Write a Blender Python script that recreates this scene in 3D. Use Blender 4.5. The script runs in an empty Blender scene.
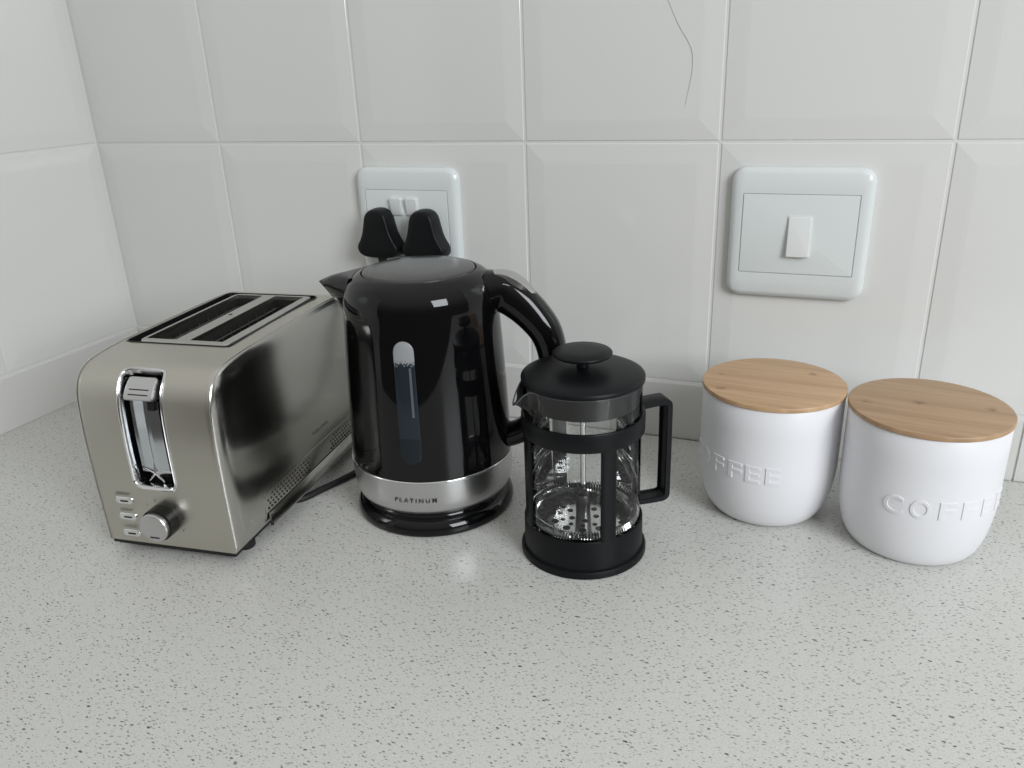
import bpy, bmesh, math, random
from mathutils import Vector, Matrix
PI = math.pi
SC = bpy.context.scene
COL = SC.collection
R = math.radians

# ------------------------------------------------------------------ camera
CAM_POS = Vector((0.9095, -0.8121, 0.3911))
YAW, PITCH, ROLL, FPX = -0.3906, 0.3781, -0.039, 799.0
ca, sa = math.cos(YAW), math.sin(YAW)
fwd = Vector((sa*math.cos(PITCH), ca*math.cos(PITCH), -math.sin(PITCH)))
rt = Vector((ca, -sa, 0)); up = rt.cross(fwd)
r2 = rt*math.cos(ROLL) + up*math.sin(ROLL)
u2 = -rt*math.sin(ROLL) + up*math.cos(ROLL)
cd = bpy.data.cameras.new('camera'); cam = bpy.data.objects.new('camera', cd); COL.objects.link(cam)
cd.sensor_width = 36; cd.lens = FPX/1024*36; cd.clip_start = .01; cd.clip_end = 50
M3 = Matrix((r2, u2, -fwd)).transposed()
cam.matrix_world = Matrix.Translation(CAM_POS) @ M3.to_4x4()
SC.camera = cam

# ------------------------------------------------------------------ view + world + lights
vs = SC.view_settings
vs.view_transform = 'Standard'; vs.look = 'None'; vs.exposure = -0.14; vs.gamma = 1; vs.use_curve_mapping = False
world = bpy.data.worlds.new('room_light'); SC.world = world; world.use_nodes = True
wn, wl = world.node_tree.nodes, world.node_tree.links
bg = wn['Background']
tc = wn.new('ShaderNodeTexCoord'); sp = wn.new('ShaderNodeSeparateXYZ'); wl.new(tc.outputs['Generated'], sp.inputs[0])
rmp = wn.new('ShaderNodeValToRGB')
mr = wn.new('ShaderNodeMapRange'); mr.inputs['From Min'].default_value = -1; mr.inputs['From Max'].default_value = 1
wl.new(sp.outputs['Z'], mr.inputs['Value']); wl.new(mr.outputs[0], rmp.inputs[0])
cr = rmp.color_ramp
cr.elements[0].position = 0.0; cr.elements[0].color = (.10, .095, .085, 1)
cr.elements[1].position = 1.0; cr.elements[1].color = (.95, .95, .93, 1)
for pos, c in ((.47, (.13, .125, .115, 1)), (.56, (.32, .315, .30, 1)), (.70, (.62, .62, .60, 1))):
    e = cr.elements.new(pos); e.color = c
wl.new(rmp.outputs[0], bg.inputs['Color']); bg.inputs['Strength'].default_value = 0.76

def area(name, loc, target, sx, sy, power, color):
    ld = bpy.data.lights.new(name, 'AREA'); ld.shape = 'RECTANGLE'; ld.size = sx; ld.size_y = sy
    ld.energy = power; ld.color = color
    o = bpy.data.objects.new(name, ld); COL.objects.link(o); o.location = loc
    o.rotation_euler = (Vector(target) - Vector(loc)).to_track_quat('-Z', 'Y').to_euler()
    return o
area('window_daylight', (2.45, -1.45, 1.10), (.75, -.3, .1), .9, 1.1, 46, (.93, .965, 1.0))

# ------------------------------------------------------------------ materials
def mat(name, col, rough=.5, metal=0., **kw):
    m = bpy.data.materials.new(name); m.use_nodes = True
    b = m.node_tree.nodes['Principled BSDF']
    b.inputs['Base Color'].default_value = (*col, 1); b.inputs['Roughness'].default_value = rough
    b.inputs['Metallic'].default_value = metal
    for k, v in kw.items(): b.inputs[k.replace('_', ' ')].default_value = v
    return m
def nt(m): return m.node_tree.nodes, m.node_tree.links, m.node_tree.nodes['Principled BSDF']
def add_noise_bump(m, scale=(200, 200, 200), strength=.05, dist=.0002, detail=2, tex_scale=1.0):
    n, l, b = nt(m)
    t = n.new('ShaderNodeTexCoord'); mp = n.new('ShaderNodeMapping'); mp.inputs['Scale'].default_value = scale
    nz = n.new('ShaderNodeTexNoise'); nz.inputs['Scale'].default_value = tex_scale; nz.inputs['Detail'].default_value = detail
    bp = n.new('ShaderNodeBump'); bp.inputs['Strength'].default_value = strength; bp.inputs['Distance'].default_value = dist
    l.new(t.outputs['Object'], mp.inputs[0]); l.new(mp.outputs[0], nz.inputs['Vector'])
    l.new(nz.outputs['Fac'], bp.inputs['Height']); l.new(bp.outputs[0], b.inputs['Normal'])
    return nz
def mixc(n, l, fac, a, bcol):
    x = n.new('ShaderNodeMix'); x.data_type = 'RGBA'
    if isinstance(a, tuple): x.inputs[6].default_value = (*a, 1)
    else: l.new(a, x.inputs[6])
    if isinstance(bcol, tuple): x.inputs[7].default_value = (*bcol, 1)
    else: l.new(bcol, x.inputs[7])
    l.new(fac, x.inputs[0]); return x.outputs[2]

M_TILE = mat('white_glazed_tile', (.72, .72, .70), .12); add_noise_bump(M_TILE, (6, 6, 6), .25, .004, 1)
M_SKIRT = mat('white_skirting_tile', (.66, .655, .635), .25)
M_GROUT = mat('white_grout', (.70, .70, .68), .8); add_noise_bump(M_GROUT, (300, 300, 300), .3, .0005)
M_PLATE = mat('white_switch_plastic', (.70, .74, .735), .18)
M_PLATE2 = mat('white_rocker_plastic', (.74, .76, .755), .25)
M_CERAMIC = mat('matt_white_ceramic', (.77, .77, .795), .42); add_noise_bump(M_CERAMIC, (60, 60, 60), .05, .0005)
M_GLOSSBLK = mat('gloss_black_plastic', (.003, .003, .0035), .05, Specular_IOR_Level=.36)
M_SATINBLK = mat('satin_black_plastic', (.006, .006, .0065), .28, Specular_IOR_Level=.35)
M_MATBLK = mat('matt_black_plastic', (.0045, .005, .006), .42, Specular_IOR_Level=.22); add_noise_bump(M_MATBLK, (900, 900, 900), .15, .0002)
M_RUBBER = mat('black_rubber', (.010, .010, .010), .6)
M_DARK = mat('dark_toaster_cavity', (.016, .015, .014), .55)
M_CHROME = mat('chrome', (.80, .81, .81), .08, 1.)
M_SATIN = mat('satin_silver', (.60, .60, .60), .30, 1.)
M_POLISH = mat('polished_steel', (.54, .53, .50), .19, 1.); add_noise_bump(M_POLISH, (18, 18, 10), .10, .002, 1)
M_INK = mat('black_printing', (.02, .02, .02), .5)
M_CRACK = mat('hairline_crack_grey', (.30, .30, .29), .5)

M_STEEL = mat('brushed_steel', (.56, .54, .485), .32, 1.)
n, l, b = nt(M_STEEL)
t = n.new('ShaderNodeTexCoord'); mp = n.new('ShaderNodeMapping'); mp.inputs['Scale'].default_value = (12, 900, 900)
nz = n.new('ShaderNodeTexNoise'); nz.inputs['Scale'].default_value = 1; nz.inputs['Detail'].default_value = 3
l.new(t.outputs['Object'], mp.inputs[0]); l.new(mp.outputs[0], nz.inputs['Vector'])
mrr = n.new('ShaderNodeMapRange'); mrr.inputs['To Min'].default_value = .24; mrr.inputs['To Max'].default_value = .42
l.new(nz.outputs['Fac'], mrr.inputs['Value']); l.new(mrr.outputs[0], b.inputs['Roughness'])
bp = n.new('ShaderNodeBump'); bp.inputs['Strength'].default_value = .10; bp.inputs['Distance'].default_value = .0003
l.new(nz.outputs['Fac'], bp.inputs['Height']); l.new(bp.outputs[0], b.inputs['Normal'])

# counter: pale quartz with fine dark flecks
M_QUARTZ = mat('speckled_quartz', (.6, .6, .58), .28)
n, l, b = nt(M_QUARTZ)
t = n.new('ShaderNodeTexCoord')
wob = n.new('ShaderNodeTexNoise'); wob.inputs['Scale'].default_value = 160; wob.inputs['Detail'].default_value = 1
l.new(t.outputs['Object'], wob.inputs['Vector'])
sub = n.new('ShaderNodeVectorMath'); sub.operation = 'SUBTRACT'; sub.inputs[1].default_value = (.5, .5, .5)
l.new(wob.outputs['Color'], sub.inputs[0])
scl = n.new('ShaderNodeVectorMath'); scl.operation = 'SCALE'; scl.inputs['Scale'].default_value = .0030
l.new(sub.outputs[0], scl.inputs[0])
adv = n.new('ShaderNodeVectorMath'); adv.operation = 'ADD'; l.new(t.outputs['Object'], adv.inputs[0]); l.new(scl.outputs[0], adv.inputs[1])
fine = n.new('ShaderNodeTexNoise'); fine.inputs['Scale'].default_value = 900; fine.inputs['Detail'].default_value = 2
l.new(t.outputs['Object'], fine.inputs['Vector'])
fr = n.new('ShaderNodeMapRange'); fr.inputs['From Min'].default_value = .3; fr.inputs['From Max'].default_value = .7
l.new(fine.outputs['Fac'], fr.inputs['Value'])
colr = mixc(n, l, fr.outputs[0], (.53, .53, .50), (.63, .63, .605))
def flecks(col, scale, rot, keep, rad, dark, stretch=(1, 1, 1)):
    mp = n.new('ShaderNodeMapping'); mp.inputs['Rotation'].default_value = (0, 0, rot); mp.inputs['Scale'].default_value = stretch
    l.new(adv.outputs[0], mp.inputs[0])
    v = n.new('ShaderNodeTexVoronoi'); v.voronoi_dimensions = '2D'; v.inputs['Scale'].default_value = scale; v.inputs['Randomness'].default_value = 1
    l.new(mp.outputs[0], v.inputs['Vector'])
    s = n.new('ShaderNodeSeparateColor'); l.new(v.outputs['Color'], s.inputs[0])
    k = n.new('ShaderNodeMapRange'); k.inputs['From Min'].default_value = keep; k.inputs['From Max'].default_value = 1.0
    k.inputs['To Min'].default_value = rad*.35; k.inputs['To Max'].default_value = rad; l.new(s.outputs[0], k.inputs['Value'])
    lt = n.new('ShaderNodeMath'); lt.operation = 'LESS_THAN'; l.new(v.outputs['Distance'], lt.inputs[0]); l.new(k.outputs[0], lt.inputs[1])
    gt = n.new('ShaderNodeMath'); gt.operation = 'GREATER_THAN'; l.new(s.outputs[0], gt.inputs[0]); gt.inputs[1].default_value = keep
    mu = n.new('ShaderNodeMath'); mu.operation = 'MULTIPLY'; l.new(lt.outputs[0], mu.inputs[0]); l.new(gt.outputs[0], mu.inputs[1])
    sh = n.new('ShaderNodeMapRange'); sh.inputs['To Min'].default_value = .45; sh.inputs['To Max'].default_value = 1; l.new(s.outputs[1], sh.inputs['Value'])
    m2 = n.new('ShaderNodeMath'); m2.operation = 'MULTIPLY'; l.new(mu.outputs[0], m2.inputs[0]); l.new(sh.outputs[0], m2.inputs[1])
    return mixc(n, l, m2.outputs[0], col, dark)
colr = flecks(colr, 360, .5, .45, .25, (.43, .42, .40), (1, 1.8, 1))
colr = flecks(colr, 190, .45, .58, .23, (.21, .205, .195), (1, 2.5, 1))
colr = flecks(colr, 175, .8, .68, .22, (.13, .125, .12), (1, 2.3, 1))
colr = flecks(colr, 135, .6, .82, .20, (.03, .04, .04), (1, 2.1, 1))
l.new(colr, b.inputs['Base Color'])

# bamboo lids: streaky grain with a few soft brown nodes
def bamboo(knots, tone):
    m = mat('bamboo', (.5, .33, .19), .42)
    n, l, b = nt(m)
    t = n.new('ShaderNodeTexCoord')
    def noise(scale, detail, lo, hi, dist=0):
        mp = n.new('ShaderNodeMapping'); mp.inputs['Scale'].default_value = scale; l.new(t.outputs['Object'], mp.inputs[0])
        nz = n.new('ShaderNodeTexNoise'); nz.inputs['Scale'].default_value = 1; nz.inputs['Detail'].default_value = detail; nz.inputs['Distortion'].default_value = dist
        l.new(mp.outputs[0], nz.inputs['Vector'])
        k = n.new('ShaderNodeMapRange'); k.inputs['From Min'].default_value = lo; k.inputs['From Max'].default_value = hi
        l.new(nz.outputs['Fac'], k.inputs['Value']); return k.outputs[0]
    c1 = mixc(n, l, noise((10, 190, 20), 4, .3, .7, .6), (.38, .235, .125), (.60, .405, .245))
    c2 = mixc(n, l, noise((2.5, 48, 1), 1, .35, .65), (.43, .265, .14), (.58, .385, .225))
    mx = n.new('ShaderNodeMix'); mx.data_type = 'RGBA'; mx.inputs[0].default_value = .5
    l.new(c1, mx.inputs[6]); l.new(c2, mx.inputs[7]); c = mx.outputs[2]
    fl_ = noise((260, 520, 1), 2, .36, .56)
    for kx, ky, kw in knots:
        sb = n.new('ShaderNodeVectorMath'); sb.operation = 'SUBTRACT'; sb.inputs[1].default_value = (kx, ky, 0); l.new(t.outputs['Object'], sb.inputs[0])
        ml = n.new('ShaderNodeVectorMath'); ml.operation = 'MULTIPLY'; ml.inputs[1].default_value = (1, 1.3, 0); l.new(sb.outputs[0], ml.inputs[0])
        ln = n.new('ShaderNodeVectorMath'); ln.operation = 'LENGTH'; l.new(ml.outputs[0], ln.inputs[0])
        k = n.new('ShaderNodeMapRange'); k.inputs['From Min'].default_value = kw; k.inputs['From Max'].default_value = kw*.3
        k.inputs['To Max'].default_value = .8; l.new(ln.outputs['Value'], k.inputs['Value'])
        mu = n.new('ShaderNodeMath'); mu.operation = 'MULTIPLY'; l.new(k.outputs[0], mu.inputs[0]); l.new(fl_, mu.inputs[1])
        c = mixc(n, l, mu.outputs[0], c, (.17, .085, .035))
    hs = n.new('ShaderNodeHueSaturation'); hs.inputs['Value'].default_value = tone; l.new(c, hs.inputs['Color'])
    l.new(hs.outputs[0], b.inputs['Base Color'])
    return m

# clear glass (thin wall: fresnel mirror over a clear transparent sheet)
M_GLASS = bpy.data.materials.new('clear_glass'); M_GLASS.use_nodes = True
n = M_GLASS.node_tree.nodes; l = M_GLASS.node_tree.links; n.clear()
out = n.new('ShaderNodeOutputMaterial'); tr = n.new('ShaderNodeBsdfTransparent'); tr.inputs[0].default_value = (.93, .94, .935, 1)
gl = n.new('ShaderNodeBsdfGlossy'); gl.inputs['Roughness'].default_value = .02
lw = n.new('ShaderNodeFresnel'); lw.inputs['IOR'].default_value = 1.5
ms = n.new('ShaderNodeMixShader'); l.new(lw.outputs[0], ms.inputs[0]); l.new(tr.outputs[0], ms.inputs[1]); l.new(gl.outputs[0], ms.inputs[2]); l.new(ms.outputs[0], out.inputs[0])

# kettle water gauge: smoky window with droplets of condensation at the top
M_GAUGE = mat('smoky_gauge_window', (.03, .04, .05), .12, Specular_IOR_Level=.25)
n, l, b = nt(M_GAUGE)
t = n.new('ShaderNodeTexCoord'); s = n.new('ShaderNodeSeparateXYZ'); l.new(t.outputs['Object'], s.inputs[0])
zf = n.new('ShaderNodeMapRange'); zf.inputs['From Min'].default_value = .158; zf.inputs['From Max'].default_value = .172; l.new(s.outputs['Z'], zf.inputs['Value'])
nz = n.new('ShaderNodeTexNoise'); nz.inputs['Scale'].default_value = 700; nz.inputs['Detail'].default_value = 1; l.new(t.outputs['Object'], nz.inputs['Vector'])
ad = n.new('ShaderNodeMath'); ad.operation = 'ADD'; l.new(zf.outputs[0], ad.inputs[0]); l.new(nz.outputs['Fac'], ad.inputs[1])
gt = n.new('ShaderNodeMapRange'); gt.inputs['From Min'].default_value = .95; gt.inputs['From Max'].default_value = 1.15; l.new(ad.outputs[0], gt.inputs['Value'])
wf = n.new('ShaderNodeMath'); wf.operation = 'GREATER_THAN'; l.new(s.outputs['Z'], wf.inputs[0]); wf.inputs[1].default_value = .098
base = mixc(n, l, wf.outputs[0], (.010, .015, .020), (.017, .024, .032))
l.new(mixc(n, l, gt.outputs[0], base, (.30, .31, .32)), b.inputs['Base Color'])

# ------------------------------------------------------------------ mesh helpers
def obj(name, bm, m, parent=None, smooth=True, mods=None, angle=40, loc=None, merge=False):
    if merge: bmesh.ops.remove_doubles(bm, verts=bm.verts, dist=1e-6)
    bmesh.ops.recalc_face_normals(bm, faces=bm.faces)
    me = bpy.data.meshes.new(name); bm.to_mesh(me); bm.free()
    me.materials.append(m)
    o = bpy.data.objects.new(name, me); COL.objects.link(o)
    if parent: o.parent = parent
    if loc: o.location = loc
    if smooth:
        me.polygons.foreach_set('use_smooth', [True]*len(me.polygons))
        me.set_sharp_from_angle(angle=R(angle))
    return o
def thing(name, label, cat, loc=(0, 0, 0), rz=0, group=None):
    o = bpy.data.objects.new(name, None); COL.objects.link(o); o.empty_display_size = .02
    o.location = loc; o.rotation_euler = (0, 0, rz); o['label'] = label; o['category'] = cat
    if group: o['group'] = group
    return o
def lathe(bm, prof, seg=96, cx=0, cy=0, close=False):
    rings = []
    for (r, z) in prof:
        if r < 1e-6: rings.append([bm.verts.new((cx, cy, z))])
        else: rings.append([bm.verts.new((cx + r*math.cos(2*PI*i/seg), cy + r*math.sin(2*PI*i/seg), z)) for i in range(seg)])
    pairs = list(zip(rings, rings[1:])) + ([(rings[-1], rings[0])] if close else [])
    for a, b in pairs:
        for i in range(seg):
            j = (i+1) % seg
            if len(a) == 1 and len(b) == 1: continue
            if len(a) == 1: bm.faces.new((a[0], b[i], b[j]))
            elif len(b) == 1: bm.faces.new((a[i], a[j], b[0]))
            else: bm.faces.new((a[i], a[j], b[j], b[i]))
    return bm
def arc(cx, cz, rx, rz, a0, a1, k=8):
    return [(cx + rx*math.cos(R(a0 + (a1-a0)*i/k)), cz + rz*math.sin(R(a0 + (a1-a0)*i/k))) for i in range(k+1)]
def spline(pts, k=8):
    out = []; P = [Vector(p) for p in pts]; P = [P[0]*2-P[1]] + P + [P[-1]*2-P[-2]]
    for i in range(1, len(P)-2):
        a, b, c, d = P[i-1:i+3]
        for j in range(k):
            t = j/k
            out.append(.5*((2*b) + (c-a)*t + (2*a-5*b+4*c-d)*t*t + (3*b-a-3*c+d)*t*t*t))
    out.append(P[-2]); return out
def sweep(bm, path, sect, ref=None, caps=True):
    """sect(i/(n-1)) -> list of (a,b) offsets; a along side, b along normal"""
    n_ = len(path); rings = []
    side = None
    for i, p in enumerate(path):
        tg = (path[min(i+1, n_-1)] - path[max(i-1, 0)]).normalized()
        if ref is not None: sd = Vector(ref)
        elif side is None:
            sd = tg.cross(Vector((0, 0, 1)));
            if sd.length < .1: sd = Vector((1, 0, 0))
        else: sd = side
        sd = (sd - tg*sd.dot(tg)).normalized(); side = sd
        nn = tg.cross(sd)
        rings.append([bm.verts.new(p + sd*a + nn*b_) for a, b_ in sect(i/(n_-1))])
    m_ = len(rings[0])
    for a, b_ in zip(rings, rings[1:]):
        for i in range(m_):
            j = (i+1) % m_; bm.faces.new((a[i], a[j], b_[j], b_[i]))
    if caps: bm.faces.new(rings[0]); bm.faces.new(rings[-1])
    return bm
def circ(r, k=12): return [(r*math.cos(2*PI*i/k), r*math.sin(2*PI*i/k)) for i in range(k)]
def tube(bm, pts, r, k=12, smooth=8): return sweep(bm, spline(pts, smooth) if smooth > 1 else [Vector(p) for p in pts], lambda t: circ(r, k))
def rrect(w, h, r, k=6):
    o = []
    for (cx, cy, a) in ((w/2-r, h/2-r, 0), (-w/2+r, h/2-r, 90), (-w/2+r, -h/2+r, 180), (w/2-r, -h/2+r, 270)):
        for i in range(k+1):
            t = R(a + 90*i/k); o.append((cx + r*math.cos(t), cy + r*math.sin(t)))
    return o
def prism(bm, outline, levels, fn=lambda u, v, d: (u, v, d), cap0=True, cap1=True):
    """levels: list of (depth, inset-scaled outline)"""
    rings = [[bm.verts.new(fn(u, v, d)) for u, v in ol] for d, ol in levels]
    for a, b_ in zip(rings, rings[1:]):
        k = len(a)
        for i in range(k):
            j = (i+1) % k; bm.faces.new((a[i], a[j], b_[j], b_[i]))
    if cap0: bm.faces.new(rings[0])
    if cap1: bm.faces.new(rings[-1])
    return rings
def pad(bm, w, h, r, d0, d1, bev, fn, k=6, steps=4):
    """rounded rectangle plate from depth d0 to d1 with rounded front edge"""
    lv = [(d0, rrect(w, h, r, k))]
    for i in range(steps+1):
        a = R(90*i/steps)
        ins = bev*(1-math.cos(a)); dd = d1 - math.copysign(bev, d1-d0)*(1-math.sin(a))
        lv.append((dd, rrect(w-2*ins, h-2*ins, max(r-ins, .0003), k)))
    prism(bm, None, lv, fn)
def box(bm, x0, x1, y0, y1, z0, z1):
    v = [bm.verts.new(p) for p in ((x0,y0,z0),(x1,y0,z0),(x1,y1,z0),(x0,y1,z0),(x0,y0,z1),(x1,y0,z1),(x1,y1,z1),(x0,y1,z1))]
    for f in ((0,1,2,3),(4,5,6,7),(0,1,5,4),(1,2,6,5),(2,3,7,6),(3,0,4,7)): bm.faces.new([v[i] for i in f])
def text_bm(s, size, depth=0.0, res=4, bevel=0.0, bold=0.0, space=1.0):
    """text as bmesh, centred on x, baseline at y=0, cap height = size"""
    cu = bpy.data.curves.new('tmp', 'FONT'); cu.body = s; cu.size = size/.69; cu.extrude = depth; cu.resolution_u = res; cu.bevel_depth = bevel; cu.offset = bold; cu.space_character = space
    o = bpy.data.objects.new('tmp', cu); COL.objects.link(o)
    bpy.context.view_layer.update()
    me = bpy.data.meshes.new_from_object(o.evaluated_get(bpy.context.evaluated_depsgraph_get()))
    bm = bmesh.new(); bm.from_mesh(me)
    bpy.data.objects.remove(o); bpy.data.curves.remove(cu); bpy.data.meshes.remove(me)
    xs = [v.co.x for v in bm.verts]; c = (min(xs)+max(xs))/2
    if depth:
        x = min(xs) + .001
        while x < max(xs):
            bmesh.ops.bisect_plane(bm, geom=bm.verts[:]+bm.edges[:]+bm.faces[:], plane_co=(x, 0, 0), plane_no=(1, 0, 0)); x += .001
    for v in bm.verts: v.co.x -= c
    return bm
def join_into(dst, src, fn):
    mp_ = {}
    for v in src.verts: mp_[v] = dst.verts.new(fn(v.co))
    for f in src.faces:
        try: dst.faces.new([mp_[v] for v in f.verts])
        except ValueError: pass
    src.free()

# ------------------------------------------------------------------ setting
W, H0, H1 = .2, .0668, .25
def tiles(bm, u0, u1, z0, z1, fn, g=.0014, bw=.018, bd=.0013):
    a = [(u0+g, z0+g), (u1-g, z0+g), (u1-g, z1-g), (u0+g, z1-g)]
    def ring(i, d): 
        return [bm.verts.new(fn(u, z, d)) for u, z in ((a[0][0]+i, a[0][1]+i), (a[1][0]-i, a[1][1]+i), (a[2][0]-i, a[2][1]-i), (a[3][0]+i, a[3][1]-i))]
    rs = [ring(0, -.0045), ring(0, -bd-.0005), ring(.0006, -bd), ring(bw-.0016, -.00016), ring(bw+.0016, 0)]
    for p, q in zip(rs, rs[1:]):
        for i in range(4):
            j = (i+1) % 4; bm.faces.new((p[i], p[j], q[j], q[i]))
    bm.faces.new(rs[-1])
def struct(o): o['kind'] = 'structure'; return o
XR, YF, ZT = 2.0, -1.0, H0 + 3*H1
fb = lambda u, z, d: (u, -d, z)      # back wall: d = height of the surface towards the room
fl = lambda u, z, d: (d, -u, z)      # left wall
bm = bmesh.new()
for i in range(10):
    for j in range(3): tiles(bm, i*W, (i+1)*W, H0 + j*H1, H0 + (j+1)*H1, fb)
wb = struct(obj('wall_back', bm, M_TILE, angle=1.2))
bm = bmesh.new(); box(bm, -.05, XR, .0021, .06, -.9, ZT); box(bm, -.05, XR, .0006, .0021, -.9, H0)
struct(obj('grout_joints', bm, M_GROUT, wb, smooth=False))
bm = bmesh.new()
for i in range(5):
    for j in range(3): tiles(bm, i*W, (i+1)*W, H0 + j*H1, H0 + (j+1)*H1, fl)
wl_ = struct(obj('wall_left', bm, M_TILE, angle=1.2))
bm = bmesh.new(); box(bm, -.06, -.0021, YF, .0036, -.9, ZT); box(bm, -.0021, -.0006, YF, .0006, -.9, H0)
struct(obj('grout_joints', bm, M_GROUT, wl_, smooth=False))
# skirting course of cut tiles
def skirt(bm, u0, u1, fn):
    g = .0010
    prof = [(0.0003, -.003), (0.0003, .0012), (H0-.0030, .0012), (H0-.0014, .0006), (H0-.0008, -.003)]
    p = [bm.verts.new(fn(u0+g, z, d)) for z, d in prof]; q = [bm.verts.new(fn(u1-g, z, d)) for z, d in prof]
    for i in range(len(p)-1): bm.faces.new((p[i], p[i+1], q[i+1], q[i]))
    bm.faces.new(p); bm.faces.new(q)
bm = bmesh.new()
for i in range(11):
    a, c = max(.003, i*W - .104), min(XR, (i+1)*W - .104)
    if c > a: skirt(bm, a, c, fb)
struct(obj('baseboard_back', bm, M_SKIRT, smooth=False))
bm = bmesh.new()
for i in range(5): skirt(bm, max(.003, i*W+.055 if i else 0), (i+1)*W+.055, fl)
struct(obj('baseboard_left', bm, M_SKIRT, smooth=False))
# hairline crack in the glaze
bm = bmesh.new()
sweep(bm, spline([(.7395, -.0002, .452), (.7455, -.0002, .4427), (.7560, -.0002, .4215), (.7685, -.0002, .4010), (.7705, -.0002, .3830), (.7680, -.0002, .3660), (.7650, -.0002, .3500)], 8),
      lambda t: circ(.00022*(1-.6*abs(2*t-1)), 6))
obj('hairline_crack', bm, M_CRACK, wb)

# countertop slab
bm = bmesh.new()
prof = [(-.003, 0), (YF*.66+.006, 0)] + [(YF*.66+.006-.006*math.sin(R(a)), -.006+.006*math.cos(R(a))) for a in (22, 45, 67, 90)] + [(YF*.66, -.034), (-.003, -.034)]
p = [bm.verts.new((-.0005, y, z)) for y, z in prof]; q = [bm.verts.new((XR, y, z)) for y, z in prof]
for i in range(len(p)): bm.faces.new((p[i], p[(i+1) % len(p)], q[(i+1) % len(p)], q[i]))
bm.faces.new(p); bm.faces.new(q)
ct = obj('countertop', bm, M_QUARTZ, angle=30)
ct['label'] = 'pale grey speckled quartz countertop running along the tiled wall'; ct['category'] = 'countertop'
bm = bmesh.new(); box(bm, -.06, XR+.6, -2.6, .06, -.95, -.9)
struct(obj('floor', bm, mat('grey_floor', (.35, .34, .32), .5), smooth=False))
bm = bmesh.new(); box(bm, .0, XR, -.60, -.003, -.9, -.0345)
M_CAB = mat('white_cabinet_paint', (.6, .6, .58), .4)
cb = obj('base_cabinet', bm, M_CAB, smooth=False); cb['kind'] = 'structure'

# ------------------------------------------------------------------ wall plates
def wall_plate(name, label, cx, cz, rockers, cat):
    root = thing(name, label, cat, (cx, 0, cz))
    fn = lambda u, v, d: (u, -d, v)
    bm = bmesh.new()
    w, h, r = .128, .125, .014
    lv = [(0.0002, rrect(w, h, r)), (.003, rrect(w, h, r)), (.0062, rrect(w-.0016, h-.0016, r-.0008)), (.0086, rrect(w-.006, h-.006, r-.003)),
          (.0098, rrect(w-.012, h-.012, r-.005)), (.0102, rrect(w-.020, h-.040, .003)), (.0102, rrect(.1046, .0766, .0010)), (.0090, rrect(.1040, .0760, .0008))]
    prism(bm, None, lv, fn)
    obj('surround', bm, M_PLATE, root, angle=28)
    bm = bmesh.new(); pad(bm, .1030, .0750, .0008, .0085, .0105, .0004, fn)
    cpl = obj('cover_plate', bm, M_PLATE, root, angle=30)
    for (x, z, rw, rh, tilt) in rockers:
        bm = bmesh.new(); pad(bm, rw+.0022, rh+.0022, .0016, .0095, .0112, .0004, fn)
        fr_ = obj('rocker_frame', bm, M_PLATE, root, loc=(x, 0, z))
        bm = bmesh.new()
        fn2 = lambda u, v, d: (u, -(d + (tilt*v/rh if d > .0112 else 0)), v)
        pad(bm, rw, rh, .0016, .0105, .0140, .0007, fn2)
        obj('rocker', bm, M_PLATE2, root, loc=(x, 0, z), angle=30)
    return root
wall_plate('light_switch', 'square white light switch with single rocker on tiled wall above the canisters', .878, .2325, [(.0015, -.0015, .0205, .0375, -.004)], 'light switch')
sock = wall_plate('wall_socket', 'white double wall socket behind the black kettle, two plugs in it', .4590, .2290,
           [(-.0120, .0195, .0140, .0190, .003), (.0078, .0195, .0140, .0190, .003)], 'wall socket')

# ------------------------------------------------------------------ plugs
def plug(label, cx, cz, first):
    root = thing('power_plug', label, 'plug', (cx, -.0108, cz), 0, 'plugs in the wall socket')
    # pear shaped outline: narrow round head, wide lobed foot
    half = [(0, .0270), (.0055, .0263), (.0105, .0235), (.0132, .0185), (.0150, .0110), (.0172, .0020), (.0205, -.0060), (.0243, -.0125), (.0250, -.0175), (.0225, -.0220), (.0170, -.0250), (.0080, -.0262), (0, -.0265)]
    pts = spline([(x*1.08, 0, z*1.06) for x, z in half], 4)
    ol = [(p.x, p.z) for p in pts] + [(-p.x, p.z) for p in pts[-2:0:-1]]
    sc = lambda k: [(x*k, z*k) for x, z in ol]
    lv = [(0, sc(.93)), (.003, sc(.99)), (.008, sc(1.0)), (.0160, sc(.985)), (.0195, sc(.955)), (.0212, sc(.92)), (.0219, sc(.86)), (.0220, sc(.6))]
    bm = bmesh.new(); prism(bm, None, lv, lambda u, v, d: (u, -d, v))
    obj('plug_body', bm, M_MATBLK, root, angle=50)
    bm = bmesh.new(); sweep(bm, [Vector((0, -.011, z)) for z in (-.024, -.028, -.034, -.040)], lambda t: [(a*(1-.35*t), b_*(1-.35*t)) for a, b_ in circ(.0060, 14)])
    obj('strain_relief', bm, M_RUBBER, root)
    return root
p1 = plug('black plug in the left outlet of the socket, nearer the toaster', .4285, .2195, 0)
p2 = plug('black plug in the right outlet of the socket, above the kettle lid', .4862, .2195, 1)

# ------------------------------------------------------------------ toaster
TR = R(7.0)
wv = Vector((math.cos(TR), math.sin(TR), 0)); lv_ = Vector((-wv.y, wv.x, 0))
A0 = Vector((.4633, -.3634, 0)); TW, TL = .126, .268
toaster = thing('toaster', 'brushed steel two slot toaster standing at left end of the counter', 'toaster', A0, TR)
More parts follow.
